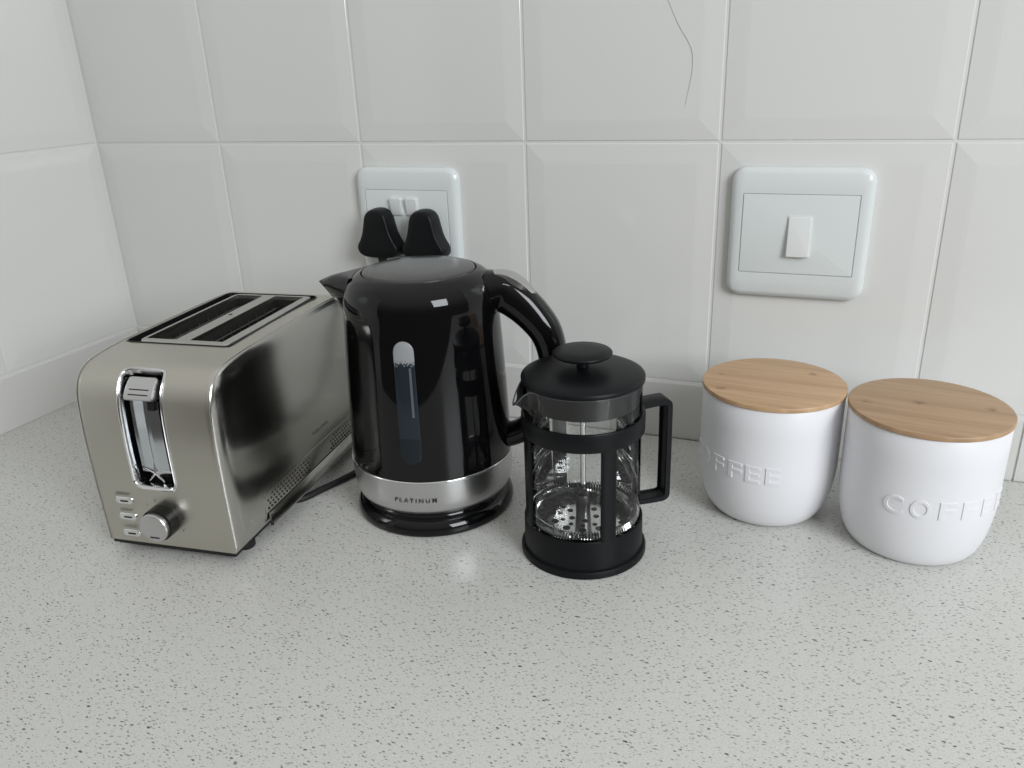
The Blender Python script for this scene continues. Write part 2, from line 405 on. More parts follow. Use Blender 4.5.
# local frame: x = across (0 right .. -TW left), y = along (0 front .. TL back), z up
TH, TB = .1765, .0125
fprof = [(0, TB), (-.0008, .05), (-.0012, .080), (-.0010, .110), (.0000, .132), (.0016, .1470), (.0050, .1578), (.0100, .1655), (.0170, .1708), (.0260, .1738), (.0380, .1754), (.0520, .1763)]
FP = spline([(0, a, b_) for a, b_ in fprof], 6)
top_mid = [Vector((0, .052 + (TL-.104)*i/16, TH + .0006*math.sin(PI*i/16))) for i in range(1, 16)]
back = [Vector((0, TL-p.y, p.z)) for p in reversed(FP)]
PROF = FP + top_mid + back
S = [0.0]
for a, c in zip(PROF, PROF[1:]): S.append(S[-1] + (c-a).length)
def at_s(s):
    for i in range(len(S)-1):
        if s <= S[i+1] or i == len(S)-2:
            t = (s-S[i])/(S[i+1]-S[i]); p = PROF[i].lerp(PROF[i+1], t); tg = (PROF[i+1]-PROF[i]).normalized()
            return p, Vector((0, -tg.z, tg.y)) if True else None
def s_of_z(z):
    for i, p in enumerate(PROF):
        if p.z >= z: return S[i]
def s_of_y(y):
    for i in range(len(PROF)-1):
        a, b_ = PROF[i], PROF[i+1]
        if b_.z > .164 and b_.y >= y: return S[i] + (S[i+1]-S[i])*(y-a.y)/(b_.y-a.y)
slot_s0, slot_s1 = s_of_z(.0665), s_of_y(.0165)
SX0, SX1 = -.0845, -.0445
top_s0, top_s1 = s_of_y(.064), s_of_y(.2265)
TX0, TX1 = -.1215, -.0165
bx0 = [0, -.0006, -.004, TX1, SX1, SX0, TX0, -TW+.004, -TW+.0006, -TW]
ss = sorted(set([round(s_, 5) for s_ in S] + [round(v, 5) for v in (slot_s0, slot_s1, top_s0, top_s1)]))
bm = bmesh.new(); grid = {}
for i, s_ in enumerate(ss):
    p, nn = at_s(s_)
    for j, x in enumerate(bx0):
        ins = .0006 if j in (0, len(bx0)-1) else 0
        q = p - nn*ins; grid[i, j] = bm.verts.new((x, q.y, q.z))
for i in range(len(ss)-1):
    sm = (ss[i]+ss[i+1])/2
    for j in range(len(bx0)-1):
        xm = (bx0[j]+bx0[j+1])/2
        if slot_s0 < sm < slot_s1 and SX0 < xm < SX1: continue
        if top_s0 < sm < top_s1 and TX0 < xm < TX1: continue
        bm.faces.new((grid[i, j], grid[i, j+1], grid[i+1, j+1], grid[i+1, j]))
for v in [v for v in bm.verts if not v.link_faces]: bm.verts.remove(v)
wrap = obj('steel_wrap', bm, M_STEEL, toaster, angle=60)
# side panels
ol = [(p.y, p.z) for p in PROF]
def side_panel(sgn):
    cy_, cz_ = TL/2, (TB+.0885)
    hz = TH-cz_; hl = TL/2
    bm = bmesh.new(); rings = []
    def bulge(t):
        return .0062*(1-(1-min(t, .024)/.024)**2.2)**.62 + .0012*min(1, max(0, t-.017)/.06)
    for t in (0, .0004, .0012, .003, .006, .009, .013, .017, .022, .03, .04, .05, .062, .074):
        ky, kz = 1-t/hl, 1-t/hz
        zb = TB + 0.0; zmid = (TB+TH)/2; hzz = (TH-TB)/2; kz = 1 - t/hzz
        o_ = bulge(t)
        rings.append([bm.verts.new(((o_ if sgn > 0 else -TW-o_), cy_+(y-cy_)*ky, zmid+(z-zmid)*kz)) for y, z in ol])
    for a, b_ in zip(rings, rings[1:]):
        k = len(a)
        for i in range(k): bm.faces.new((a[i], a[(i+1) % k], b_[(i+1) % k], b_[i]))
    bm.faces.new(rings[-1])
    sp_ = obj('side_panel', bm, M_POLISH, toaster, angle=50)
    X = (.0063 if sgn > 0 else -TW-.0063)
    e = 1 if sgn > 0 else -1
    # bright folded bead along the panel outline
    bm = bmesh.new(); sweep(bm, [Vector((X*0 + (0.0001 if sgn > 0 else -TW-.0001), p.y, p.z)) for p in PROF], lambda t: circ(.0004, 6), ref=(1, 0, 0))
    obj('edge_bead', bm, M_POLISH, sp_)
    # punched vents: two groups
    for (y0, cols) in ((.0495, 15), (.173, 12)):
        bm = bmesh.new()
        for c in range(cols):
            for r_ in range(4):
                y = y0 + c*.0053 + (.0026 if r_ % 2 else 0); z = .0295 + r_*.0040
                if c == 0 and r_ == 3: continue
                ring = [bm.verts.new((X + e*.00025, y + .00135*math.cos(2*PI*i/8), z + .00115*math.sin(2*PI*i/8))) for i in range(8)]
                bm.faces.new(ring)
                ring2 = [bm.verts.new((X - e*.0006, v.co.y, v.co.z)) for v in ring]
                for i in range(8): bm.faces.new((ring[i], ring[(i+1) % 8], ring2[(i+1) % 8], ring2[i]))
        obj('perforated_vent', bm, M_DARK, sp_, smooth=False)
    # pressed rib round the vents and the ledge below them
    bm = bmesh.new()
    def yz(u, v, d): return (X + e*d, u, v)
    def rib(path, r):
        sweep(bm, [Vector(p) for p in path], lambda t: circ(r, 6), ref=(1, 0, 0))
    zz = .0462
    rib([(X-e*.0002, .0440, .0262), (X-e*.0002, .0437, .0380), (X-e*.0002, .0455, .0435), (X-e*.0002, .0500, zz)] + [(X-e*.0002, .055+.01*i, zz) for i in range(18)], .0006)
    obj('pressed_rib', bm, M_POLISH, sp_)
    bm = bmesh.new()
    v = [(.0455, .0245, .0002), (.0455, .0225, -.0005), (.0470, .0165, .0035), (.0470, .0140, .0040), (.0470, .0126, .0034)]
    pr_ = [(.0255, .0000), (.0235, .0012), (.0165, .0032), (.0148, .0036), (.0132, .0030), (.0126, .0)]
    ys = [.0475 + (.250-.0475)*i/10 for i in range(11)]
    g_ = [[bm.verts.new((X + e*d, y, z)) for z, d in pr_] for y in ys]
    for a, b_ in zip(g_, g_[1:]):
        for i in range(len(pr_)-1): bm.faces.new((a[i], a[i+1], b_[i+1], b_[i]))
    bm.faces.new(g_[0]); bm.faces.new(g_[-1])
    obj('lower_ledge', bm, M_POLISH, sp_, angle=30)
    return sp_, X
spR, XR_ = side_panel(1)
spL, XL_ = side_panel(-1)
tb = text_bm('morphy richards', .0030); bm = bmesh.new()
join_into(bm, tb, lambda c: (XR_ + .0014, .1545 + c.x*1.10, .0600 + c.y))
obj('side_lettering', bm, M_INK, spR, smooth=False)
# base
bm = bmesh.new(); box(bm, -TW+.001, -.001, .0015, TL-.0015, .0085, .0127)
box(bm, -TW+.004, -.004, .004, TL-.004, .0062, .0085)
obj('base_plate', bm, M_SATINBLK, toaster, smooth=False)
for (x, y) in ((-.010, .030), (-TW+.012, .030), (-.010, TL-.03), (-TW+.012, TL-.03)):
    bm = bmesh.new(); lathe(bm, [(0, 0), (.0070, 0), (.0080, .0012), (.0080, .0066), (0, .0066)], 24, x, y)
    obj('foot', bm, M_RUBBER, toaster)
# top: black well, bezel with two slots
bm = bmesh.new()
def ringrect(x0, x1, y0, y1, r, z, k=5): return [bm.verts.new(((x0+x1)/2+u, (y0+y1)/2+v, z)) for u, v in rrect(x1-x0, y1-y0, r, k)]
pz = TH
o_ = .0005
r0 = ringrect(TX0-o_, TX1+o_, .0640-o_, .2265+o_, .007, pz+.0008); r1 = ringrect(TX0+.0004, TX1-.0004, .0645, .2260, .0055, pz+.0007); r2_ = ringrect(TX0+.0008, TX1-.0008, .0649, .2256, .0055, pz-.006)
for a, b_ in ((r0, r1), (r1, r2_)):
    for i in range(len(a)): bm.faces.new((a[i], a[(i+1) % len(a)], b_[(i+1) % len(a)], b_[i]))
obj('well_rim', bm, M_SATINBLK, toaster, angle=30)
# slot cavities
slots = [(-.1065, -.0760), (-.0620, -.0290)]
SY0, SY1 = .0735, .2185
BX0, BX1, BY0, BY1 = -.1110, -.0195, .0655, .2235
bm = bmesh.new()
zt = pz + .0010
xs = [BX0+.001, slots[0][0], slots[0][1], slots[1][0], slots[1][1], BX1-.001]; ys = [BY0+.001, SY0, SY1, BY1-.001]
# bezel top with openings, rounded outer skirt
out_top = rrect(BX1-BX0-.0030, BY1-BY0-.0030, .0060, 5)
def strip(x0, x1, y0, y1):
    pass
cxb, cyb = (BX0+BX1)/2, (BY0+BY1)/2
tv = [bm.verts.new((cxb+u, cyb+v, zt)) for u, v in out_top]
edges = [bm.edges.new((tv[i], tv[(i+1) % len(tv)])) for i in range(len(tv))]
hole_rings = []
for (x0, x1) in slots:
    hv = [bm.verts.new(((x0+x1)/2+u, (SY0+SY1)/2+v, zt)) for u, v in rrect(x1-x0, SY1-SY0, .0012, 3)]
    edges += [bm.edges.new((hv[i], hv[(i+1) % len(hv)])) for i in range(len(hv))]; hole_rings.append(hv)
bmesh.ops.triangle_fill(bm, use_beauty=True, use_dissolve=False, edges=edges, normal=(0, 0, 1))
for f in list(bm.faces):
    c = f.calc_center_median()
    for (x0, x1) in slots:
        if x0+.0008 < c.x < x1-.0008 and SY0+.0008 < c.y < SY1-.0008: bm.faces.remove(f); break
prev = tv
for (g_, z) in ((-.0004, -.0002), (0, -.0010), (0, -.0060)):
    rr = rrect(BX1-BX0-.0016+2*g_, BY1-BY0-.0016+2*g_, .0065, 5)
    cur = [bm.verts.new((cxb+u, cyb+v, zt+z)) for u, v in rr]
    for i in range(len(cur)): bm.faces.new((prev[i], prev[(i+1) % len(cur)], cur[(i+1) % len(cur)], cur[i]))
    prev = cur
for hv in hole_rings:
    cur = [bm.verts.new((v.co.x, v.co.y, zt-.004)) for v in hv]
    for i in range(len(cur)): bm.faces.new((hv[i], hv[(i+1) % len(cur)], cur[(i+1) % len(cur)], cur[i]))
M_BEZEL = mat('satin_bezel_steel', (.52, .51, .49), .30, 1.)
bez = obj('slot_bezel', bm, M_BEZEL, toaster, angle=30)
bm = bmesh.new(); lathe(bm, [(0, .0006), (.0016, .0004), (.0018, 0)], 16, -.071, .151)
for v in bm.verts: v.co.z += zt
obj('screw', bm, M_DARK, bez)
bm = bmesh.new(); box(bm, TX0+.0009, TX1-.0009, .0650, .2255, pz-.007, pz-.0058)
for f in list(bm.faces): pass
bm.free()
for (x0, x1) in slots:
    bm = bmesh.new()
    z1, z0 = zt-.0038, .060
    a = [bm.verts.new(p) for p in ((x0, SY0, z1), (x1, SY0, z1), (x1, SY1, z1), (x0, SY1, z1))]
    c = [bm.verts.new(p) for p in ((x0, SY0, z0), (x1, SY0, z0), (x1, SY1, z0), (x0, SY1, z0))]
    for i in range(4): bm.faces.new((a[i], a[(i+1) % 4], c[(i+1) % 4], c[i]))
    bm.faces.new(c)
    bmesh.ops.recalc_face_normals(bm, faces=bm.faces)
    cav = obj('toasting_slot', bm, M_DARK, toaster, smooth=False)
    bm = bmesh.new()      # wire guards down each side
    rnd = random.Random(int(-x0*1e4))
    for sx in (x0+.004, x1-.004):
        for k in range(9):
            y = SY0+.010+k*.0150
            tube(bm, [(sx, y, zt-.008), (sx+(.0012 if sx < (x0+x1)/2 else -.0012), y, zt-.03), (sx, y, .075)], .0006, 6, 3)
        tube(bm, [(sx, SY0+.003, zt-.011), (sx, (SY0+SY1)/2, zt-.011), (sx, SY1-.003, zt-.011)], .0007, 6, 3)
    obj('wire_guard', bm, mat('dull_wire', (.22, .20, .18), .4, 1.), cav)
    bm = bmesh.new(); box(bm, x0+.0035, x1-.0035, SY1-.036, SY1-.003, zt-.020, zt-.0185)
    obj('bread_rest', bm, mat('rest_steel', (.20, .19, .18), .4, 1.), cav, smooth=False)
# black floor of the well (ring between wrap and bezel)
bm = bmesh.new()
ro = [bm.verts.new(((TX0+TX1)/2+u, .14525+v, pz-.0058)) for u, v in rrect(TX1-TX0-.001, .1612, .0055, 5)]
ri = [bm.verts.new((cxb+u, cyb+v, pz-.0054)) for u, v in rrect(BX1-BX0-.0030, BY1-BY0-.0030, .0060, 5)]
for i in range(len(ro)): bm.faces.new((ro[i], ro[(i+1) % len(ro)], ri[(i+1) % len(ro)], ri[i]))
obj('well_floor', bm, M_SATINBLK, toaster, smooth=False)

# lever window: chrome frame following the front skin
def skin(x, s_, d):      # point on the skin, d outward
    p, nn = at_s(s_); return (x, p.y + nn.y*d, p.z + nn.z*d)
scx, scs = (SX0+SX1)/2, (slot_s0+slot_s1)/2; sw, sh = SX1-SX0, slot_s1-slot_s0
def dense(w, h, r):      # rounded rect outline with subdivided long sides
    k = 6; o = []
    base_ = rrect(w, h, r, k); m_ = len(base_)
    for i in range(m_):
        a, b_ = base_[i], base_[(i+1) % m_]; o.append(a)
        q = 14 if abs(a[1]-b_[1]) > h*.4 else 1
        for j in range(1, q): o.append((a[0]+(b_[0]-a[0])*j/q, a[1]+(b_[1]-a[1])*j/q))
    return o
fr_fn = lambda u, v, d: skin(scx+u, scs+v, d)
bm = bmesh.new()
lvs = [(-.0005, dense(sw+.0048, sh+.0048, .0088)), (.0008, dense(sw+.0040, sh+.0040, .0084)), (.0011, dense(sw+.0024, sh+.0024, .0078)), (.0003, dense(sw+.0006, sh+.0006, .0070)),
       (.0010, dense(sw-.0006, sh-.0006, .0064)), (.0003, dense(sw-.0018, sh-.0018, .0058)), (-.0060, dense(sw-.0024, sh-.0024, .0056))]
prism(bm, None, lvs, fr_fn, False, False)
lf = obj('lever_window_frame', bm, mat('frame_chrome', (.74, .74, .74), .14, 1.), toaster, angle=50)
bm = bmesh.new()
DP = .0115
prism(bm, None, [(-.0055, dense(sw-.0024, sh-.0024, .0056)), (-DP, dense(sw-.0024, sh-.0024, .0056))], fr_fn, False, True)
obj('window_recess', bm, M_GLOSSBLK, lf, smooth=False)
# mirror plates with a raised centre ridge, inside the recess
bm = bmesh.new()
g_ = []
for i in range(13):
    s_ = slot_s0 + .012 + (slot_s1-.028-slot_s0-.012)*i/12
    g_.append([bm.verts.new(skin(scx+dx, s_, dd)) for dx, dd in ((-.0150, -.0062), (-.0018, -.0052), (.0004, -.0040), (.0024, -.0054), (.0118, -.0064))])
for a, b_ in zip(g_, g_[1:]):
    for i in range(4): bm.faces.new((a[i], a[i+1], b_[i+1], b_[i]))
M_MIRROR = mat('mirror_plate', (.62, .66, .70), .12, 1.)
obj('mirror_plate', bm, M_MIRROR, lf, angle=12)
bm = bmesh.new()
for (x0, x1, sA, sB) in ((.0035, .0100, .070, .081),):
    q = [bm.verts.new(skin(scx+dx, slot_s0+ds, -.0035)) for dx, ds in ((x0, sA), (x1, sA), (x1, sB), (x0, sB))]
    q2 = [bm.verts.new(skin(scx+dx, slot_s0+ds, -.0095)) for dx, ds in ((x0, sA), (x1, sA), (x1, sB), (x0, sB))]
    bm.faces.new(q)
    for i in range(4): bm.faces.new((q[i], q[(i+1) % 4], q2[(i+1) % 4], q2[i]))
obj('carriage_block', bm, M_SATINBLK, lf, smooth=False)
bm = bmesh.new()          # star shaped chrome brace at the foot of the window
cs = slot_s0 + .0125
for (dx, ds) in ((-.0145, .0035), (.0145, .0005), (-.0105, -.0095), (.0040, -.0100), (-.0015, .014)):
    n_ = 6; pa = [Vector(skin(scx+dx*i/n_, cs+ds*i/n_, -.0035-.003*i/n_)) for i in range(n_+1)]
    sweep(bm, pa, lambda t: circ(.0016*(1-.45*t), 8))
obj('chrome_brace', bm, M_CHROME, lf)
# lever knob
bm = bmesh.new()
lev_s = slot_s1 - .0165
lw_, lh_ = .0285, .0195
def levf(u, v, d):
    p, nn = at_s(lev_s + v); flare = .0045*max(0, -v/lh_+.3)
    return (scx+.0016+u*(1+.08*(-v/lh_)), p.y + nn.y*(d+flare*(d > .001)), p.z + nn.z*(d+flare*(d > .001)))
def dr(w, h, r):
    o = []; base_ = rrect(w, h, r, 4); m_ = len(base_)
    for i in range(m_):
        a, b_ = base_[i], base_[(i+1) % m_]; o.append(a)
        if abs(a[1]-b_[1]) > h*.4:
            for j in range(1, 6): o.append((a[0]+(b_[0]-a[0])*j/6, a[1]+(b_[1]-a[1])*j/6))
    return o
prism(bm, None, [(-.006, dr(lw_-.002, lh_-.002, .003)), (.0000, dr(lw_, lh_, .003)), (.0012, dr(lw_-.001, lh_-.001, .0028)), (.0018, dr(lw_-.003, lh_-.003, .002))], levf, True, False)
# front face as grid, so that it follows the curve
gl_ = []
for i in range(9):
    v = (-.5+i/8)*(lh_-.003)
    gl_.append([bm.verts.new(levf(u*(lw_-.003), v, .0018)) for u in (-.5, -.25, 0, .25, .5)])
for a, b_ in zip(gl_, gl_[1:]):
    for i in range(4): bm.faces.new((a[i], a[i+1], b_[i+1], b_[i]))
lev = obj('lever', bm, M_SATIN, toaster, angle=35)
bm = bmesh.new()
for v in (-.0010, -.0050):
    sweep(bm, [Vector(levf(u*.001, v, .0018)) for u in range(-9, 10, 3)], lambda t: circ(.00055, 6))
obj('grip_ridge', bm, M_DARK, lev)
# control knob
KX, KZ = -.0640, .0393
bm = bmesh.new()
lathe(bm, [(.0146, .0), (.0146, .0105), (.0135, .0112), (0, .0112)], 48)
kn = obj('control_knob', bm, M_SATINBLK, toaster, angle=40)
kn.rotation_euler = (R(90), 0, 0); kn.location = (KX, -.0003, KZ)
bm = bmesh.new(); lathe(bm, [(.0128, .0110), (.0132, .0148), (.0126, .0156), (.0112, .0158), (0, .0158)], 48)
kc_ = obj('knob_cap', bm, M_SATIN, kn, angle=25)
bm = bmesh.new(); box(bm, -.0045, .0045, -.0093, -.0080, .0157, .0160)
obj('pointer_mark', bm, M_DARK, kn, smooth=False)
# buttons
labels = ['DEFROST', 'REHEAT', 'CANCEL']
for i, z in enumerate((.0548, .0388, .0222)):
    bm = bmesh.new(); pad(bm, .0176, .0070, .0034, -.0008, .0022, .0010, lambda u, v, d: (u, -d, v))
    bt = obj('push_button', bm, M_CHROME, toaster, loc=(-.1003, -.0002, z), angle=30)
    bm = bmesh.new(); pad(bm, .0080, .0015, .0007, .0018, .0026, .0002, lambda u, v, d: (u, -d, v), 3, 2)
    obj('button_mark', bm, M_DARK, bt, loc=(.0005, 0, -.0002))
    tb = text_bm(labels[i], .0024); bm = bmesh.new()
    join_into(bm, tb, lambda c: (-.1003 + c.x, -.0016, z + .0052 + c.y))
    obj('button_lettering', bm, M_INK, toaster, smooth=False)
for k_, (a_, s_) in enumerate(((135, '1'), (105, '2'), (75, '3'), (45, '4'), (10, '5'), (-25, '6'))):
    tb = text_bm(s_, .0026); bm = bmesh.new()
    join_into(bm, tb, lambda c: (KX + .0195*math.cos(R(a_)) + c.x, -.0016, KZ - .0012 + .0195*math.sin(R(a_)) + c.y))
    obj('dial_number', bm, M_INK, toaster, smooth=False)
# cord: part of the toaster, from its underside round behind the kettle to the plug
bm = bmesh.new()
inv = lambda p: ((Vector(p)-A0).dot(wv), (Vector(p)-A0).dot(lv_), p[2])
tube(bm, [inv(p) for p in [(.395, -.262, .0062), (.425, -.262, .0033), (.4490, -.2540, .0033), (.4600, -.2270, .0033), (.4720, -.1900, .0033), (.4850, -.1420, .0033), (.4860, -.1000, .0040), (.4700, -.0600, .015), (.4500, -.0380, .060), (.4300, -.0240, .120), (.4285, -.0218, .1820)]], .0033, 12, 8)
obj('power_cord', bm, M_RUBBER, toaster)

# ------------------------------------------------------------------ kettle
KC = Vector((.5733, -.2011, 0)); KA = R(14)
kettle = thing('electric_kettle', 'glossy black electric kettle with silver band, between toaster and coffee press', 'kettle', KC, KA)
# local x = towards handle, -x = spout
bm = bmesh.new()
lathe(bm, [(0, 0), (.0735, 0), (.0750, .0008), (.0755, .0030), (.0752, .0070), (.0728, .0115), (.0695, .0140), (.0672, .0150), (.0668, .0170), (.0640, .0190), (0, .0190)], 128)
obj('power_base', bm, M_GLOSSBLK, kettle, angle=50)
bm = bmesh.new()
lathe(bm, [(0, .0192), (.0650, .0192), (.0690, .0205), (.0725, .0235), (.0742, .0275), (.0752, .0350), (.0759, .0450), (.0763, .0530), (.0764, .0546), (.0755, .0552)], 128)
band = obj('silver_band', bm, M_SATIN, kettle, angle=50)
bm = bmesh.new(); lathe(bm, [(.0750, .0550), (.0764, .0551), (.0768, .0558), (.0764, .0566), (.0750, .0567)], 128)
obj('chrome_trim_ring', bm, M_CHROME, kettle, angle=60)
KP = [(.0757, .0562), (.0757, .0600), (.0752, .0750), (.0742, .1000), (.0732, .1250), (.0720, .1500), (.0706, .1750), (.0692, .1960), (.0684, .2060), (.0672, .2130), (.0648, .2185), (.0610, .2230), (.0565, .2262), (.0530, .2278), (.0512, .2284)]
KPs = [(p.x, p.z) for p in spline([(a, 0, b_) for a, b_ in KP], 4)]
def krad(z):
    for a, b_ in zip(KPs, KPs[1:]):
        if a[1] <= z <= b_[1]: return a[0] + (b_[0]-a[0])*(z-a[1])/(b_[1]-a[1])
    return KPs[0][0]
bm = bmesh.new(); lathe(bm, KPs + [(.0508, .2280), (.0506, .2262)], 128)
body = obj('kettle_body', bm, M_GLOSSBLK, kettle, angle=50)
bm = bmesh.new(); lathe(bm, [(.0500, .2255), (.0500, .2280), (.0490, .2292), (.0470, .2298), (.0300, .2310), (0, .2316)], 96)
obj('lid', bm, mat('lid_satin_black', (.030, .030, .029), .20, Specular_IOR_Level=.7), kettle, angle=50)
# water gauge and its frame
GA = R(-90)
def cylp(az, z, d): r_ = krad(z) + d; return (r_*math.cos(az), r_*math.sin(az), z)
def gout(w, h, zc, k=10, m_=24):
    o = []
    for i in range(k+1): t = PI*i/k; o.append((w/2*math.cos(t), h/2-w/2+w/2*math.sin(t)))
    for j in range(1, m_): o.append((-w/2, (h/2-w/2)*(1-2*j/m_)))
    for i in range(k+1): t = PI+PI*i/k; o.append((w/2*math.cos(t), -h/2+w/2+w/2*math.sin(t)))
    for j in range(1, m_): o.append((w/2, -(h/2-w/2)*(1-2*j/m_)))
    return o
zc = .1293
gf = lambda u, v, d: cylp(GA + u/.073, zc+v, d)
bm = bmesh.new()
rings = [[bm.verts.new(gf(u*k_, v if k_ > .9 else v, d)) for u, v in gout(.0180, .1107, zc)] for k_, d in ((1.0, -.0012), (1.0, .0006), (.9, .0010))]
for a, b_ in zip(rings, rings[1:]):
    for i in range(len(a)): bm.faces.new((a[i], a[(i+1) % len(a)], b_[(i+1) % len(a)], b_[i]))
last = rings[-1]; nL = len(last)
# fill by pairing left and right sides
def fill_sym(ring, k=10, m_=24):
    N = len(ring); top = ring[:k+1]
    i, j = 0, k
    while j-i > 1:
        if j-i == 2: bm.faces.new((ring[i], ring[i+1], ring[j])); break
        bm.faces.new((ring[i], ring[i+1], ring[j-1], ring[j])); i += 1; j -= 1
    L = [ring[k+j_] for j_ in range(0, m_+1)]; Rr = [ring[0]] + [ring[N-1-j_] for j_ in range(0, m_)]
    for a in range(m_): bm.faces.new((L[a], L[a+1], Rr[a+1], Rr[a]))
    b0 = k+m_; i, j = b0, b0+k
    while j-i > 1:
        if j-i == 2: bm.faces.new((ring[i], ring[i+1], ring[j])); break
        bm.faces.new((ring[i], ring[i+1], ring[j-1], ring[j])); i += 1; j -= 1
fill_sym(last)
gauge = obj('water_gauge', bm, M_GAUGE, kettle, angle=60)
bm = bmesh.new(); g_ = []
for i in range(11):
    z = .118 + .044*i/10; g_.append([bm.verts.new(cylp(GA + R(a_), z, .0013)) for a_ in (3.0, 4.6)])
for a, b_ in zip(g_, g_[1:]): bm.faces.new((a[0], a[1], b_[1], b_[0]))
obj('float_rod', bm, mat('pale_float_plastic', (.10, .11, .12), .3), gauge)
# lettering on the band
tb = text_bm('PLATINUM', .0038, bold=.00008, space=1.45); bm = bmesh.new()
xs_ = [v.co.x for v in tb.verts]; sc_ = .0385/(max(xs_)-min(xs_))
for f in list(tb.faces): pass
join_into(bm, tb, lambda c: ((.0758+.0005)*math.cos(GA + c.x*sc_/.076), (.0758+.0005)*math.sin(GA + c.x*sc_/.076), .0362 + c.y))
obj('band_lettering', bm, M_INK, band, smooth=False)
# spout: open V beak on -x side
def beak(bm, off, top_z, rim=0.0):
    tip = Vector((-.0935-off, 0, .2140)); 
    N = 10; zs = [.1800 + (.2175-.1800)*i/N for i in range(N+1)]
    rows = []
    for i, z in enumerate(zs):
        t = i/N
        half = R(1.0 + 21*t**.8); r_ = krad(z) - .0008
        reach = (tip.x + r_)*(t**1.15)
        row = []
        for j in range(-5, 6):
            q = j/5
            az = PI - half*q
            base_p = Vector((r_*math.cos(az), r_*math.sin(az), z))
            k_ = (1-abs(q))**1.0
            p = base_p + Vector((reach*k_, 0, 0)); p.z += 0*k_
            row.append(p)
        rows.append(row)
    return rows
rows = beak(None, 0, 0)
bm = bmesh.new()
vr = [[bm.verts.new(p) for p in r_] for r_ in rows]
for a, b_ in zip(vr, vr[1:]):
    for i in range(10): bm.faces.new((a[i], a[i+1], b_[i+1], b_[i]))
# hood: top edge sloping from beak tip up to the shoulder
hood = []
toprow = rows[-1]
for k_ in range(1, 7):
    t = k_/6
    hood.append([bm.verts.new(p.lerp(Vector((-(krad(.2245)-.001)*math.cos(R(20)*(j-5)/5), (krad(.2245)-.001)*math.sin(R(20)*(j-5)/5)*-1 if False else p.y*(.9), .2255)), t*1.0) + Vector((0, 0, .0030*math.sin(PI*t)))) for j, p in enumerate(toprow)])
prev = vr[-1]
for h_ in hood:
    for i in range(10): bm.faces.new((prev[i], prev[i+1], h_[i+1], h_[i]))
    prev = h_
obj('spout', bm, M_GLOSSBLK, kettle, angle=45)
# handle
hp = [(.0600, 0, .2080), (.0740, 0, .2075), (.0875, 0, .1990), (.1010, 0, .1860), (.1120, 0, .1700), (.1170, 0, .1500), (.1165, 0, .1280), (.1110, 0, .1080), (.1010, 0, .0890), (.0880, 0, .0755), (.0700, 0, .0680)]
path = spline(hp, 6)
def hsec(t):
    b_ = .0190 - .0075*min(1, t*1.6) - .0030*max(0, t-.6)
    a_ = .0140 + .002*math.sin(PI*t)
    if t < .12: a_ += .006*(1-t/.12)
    out_ = []
    for i in range(20):
        th = 2*PI*i/20; c_, s_ = math.cos(th), math.sin(th)
        out_.append((a_*math.copysign(abs(c_)**.75, c_), b_*math.copysign(abs(s_)**.85, s_)))
    return out_
bm = bmesh.new(); sweep(bm, path, hsec, ref=(0, 1, 0))
hd = obj('handle', bm, M_GLOSSBLK, kettle, angle=60)
# silver button set in the handle top
bm = bmesh.new()
def hframe(t):
    i = t*(len(path)-1); k_ = int(i); p = path[k_].lerp(path[min(k_+1, len(path)-1)], i-k_)
    tg = (path[min(k_+1, len(path)-1)] - path[max(k_-1, 0)]).normalized(); up_ = Vector((-tg.z, 0, tg.x))
    return p, up_, hsec(t)
g_ = []
T0, T1 = .050, .235
for i in range(15):
    t = T0 + (T1-T0)*i/14; p, up_, sc2 = hframe(t)
    bh = max(b_ for _, b_ in sc2); wd = .0112*math.sin(PI*(.10+.80*i/14))**.55
    rise = .0022*math.sin(PI*i/14)**.6
    g_.append([bm.verts.new(p + up_*(bh - .0018 + rise + .0018*math.cos(j/4*PI/2) - .0) + Vector((0, wd*j/4, 0))) for j in range(-4, 5)])
for a, b_ in zip(g_, g_[1:]):
    for i in range(8): bm.faces.new((a[i], a[i+1], b_[i+1], b_[i]))
lowr = []
per = g_[0] + [r_[-1] for r_ in g_[1:-1]] + g_[-1][::-1] + [r_[0] for r_ in g_[-2:0:-1]]
lo = [bm.verts.new(v.co - Vector((.004, 0, .006))) for v in per]
for i in range(len(per)): bm.faces.new((per[i], per[(i+1) % len(per)], lo[(i+1) % len(per)], lo[i]))
obj('lid_button', bm, mat('bright_satin_button', (.60, .60, .60), .24, 1.), hd, angle=50)
# cord
bm = bmesh.new()
Mi = Matrix.Rotation(-KA, 3, 'Z')
tube(bm, [Mi @ (Vector(p)-KC) for p in [(.583, -.131, .0042), (.588, -.116, .0033), (.584, -.095, .0033), (.565, -.072, .0033), (.545, -.056, .005), (.520, -.042, .035), (.500, -.032, .100), (.4862, -.0218, .1820)]], .0033, 12, 8)
obj('power_cord', bm, M_RUBBER, kettle)

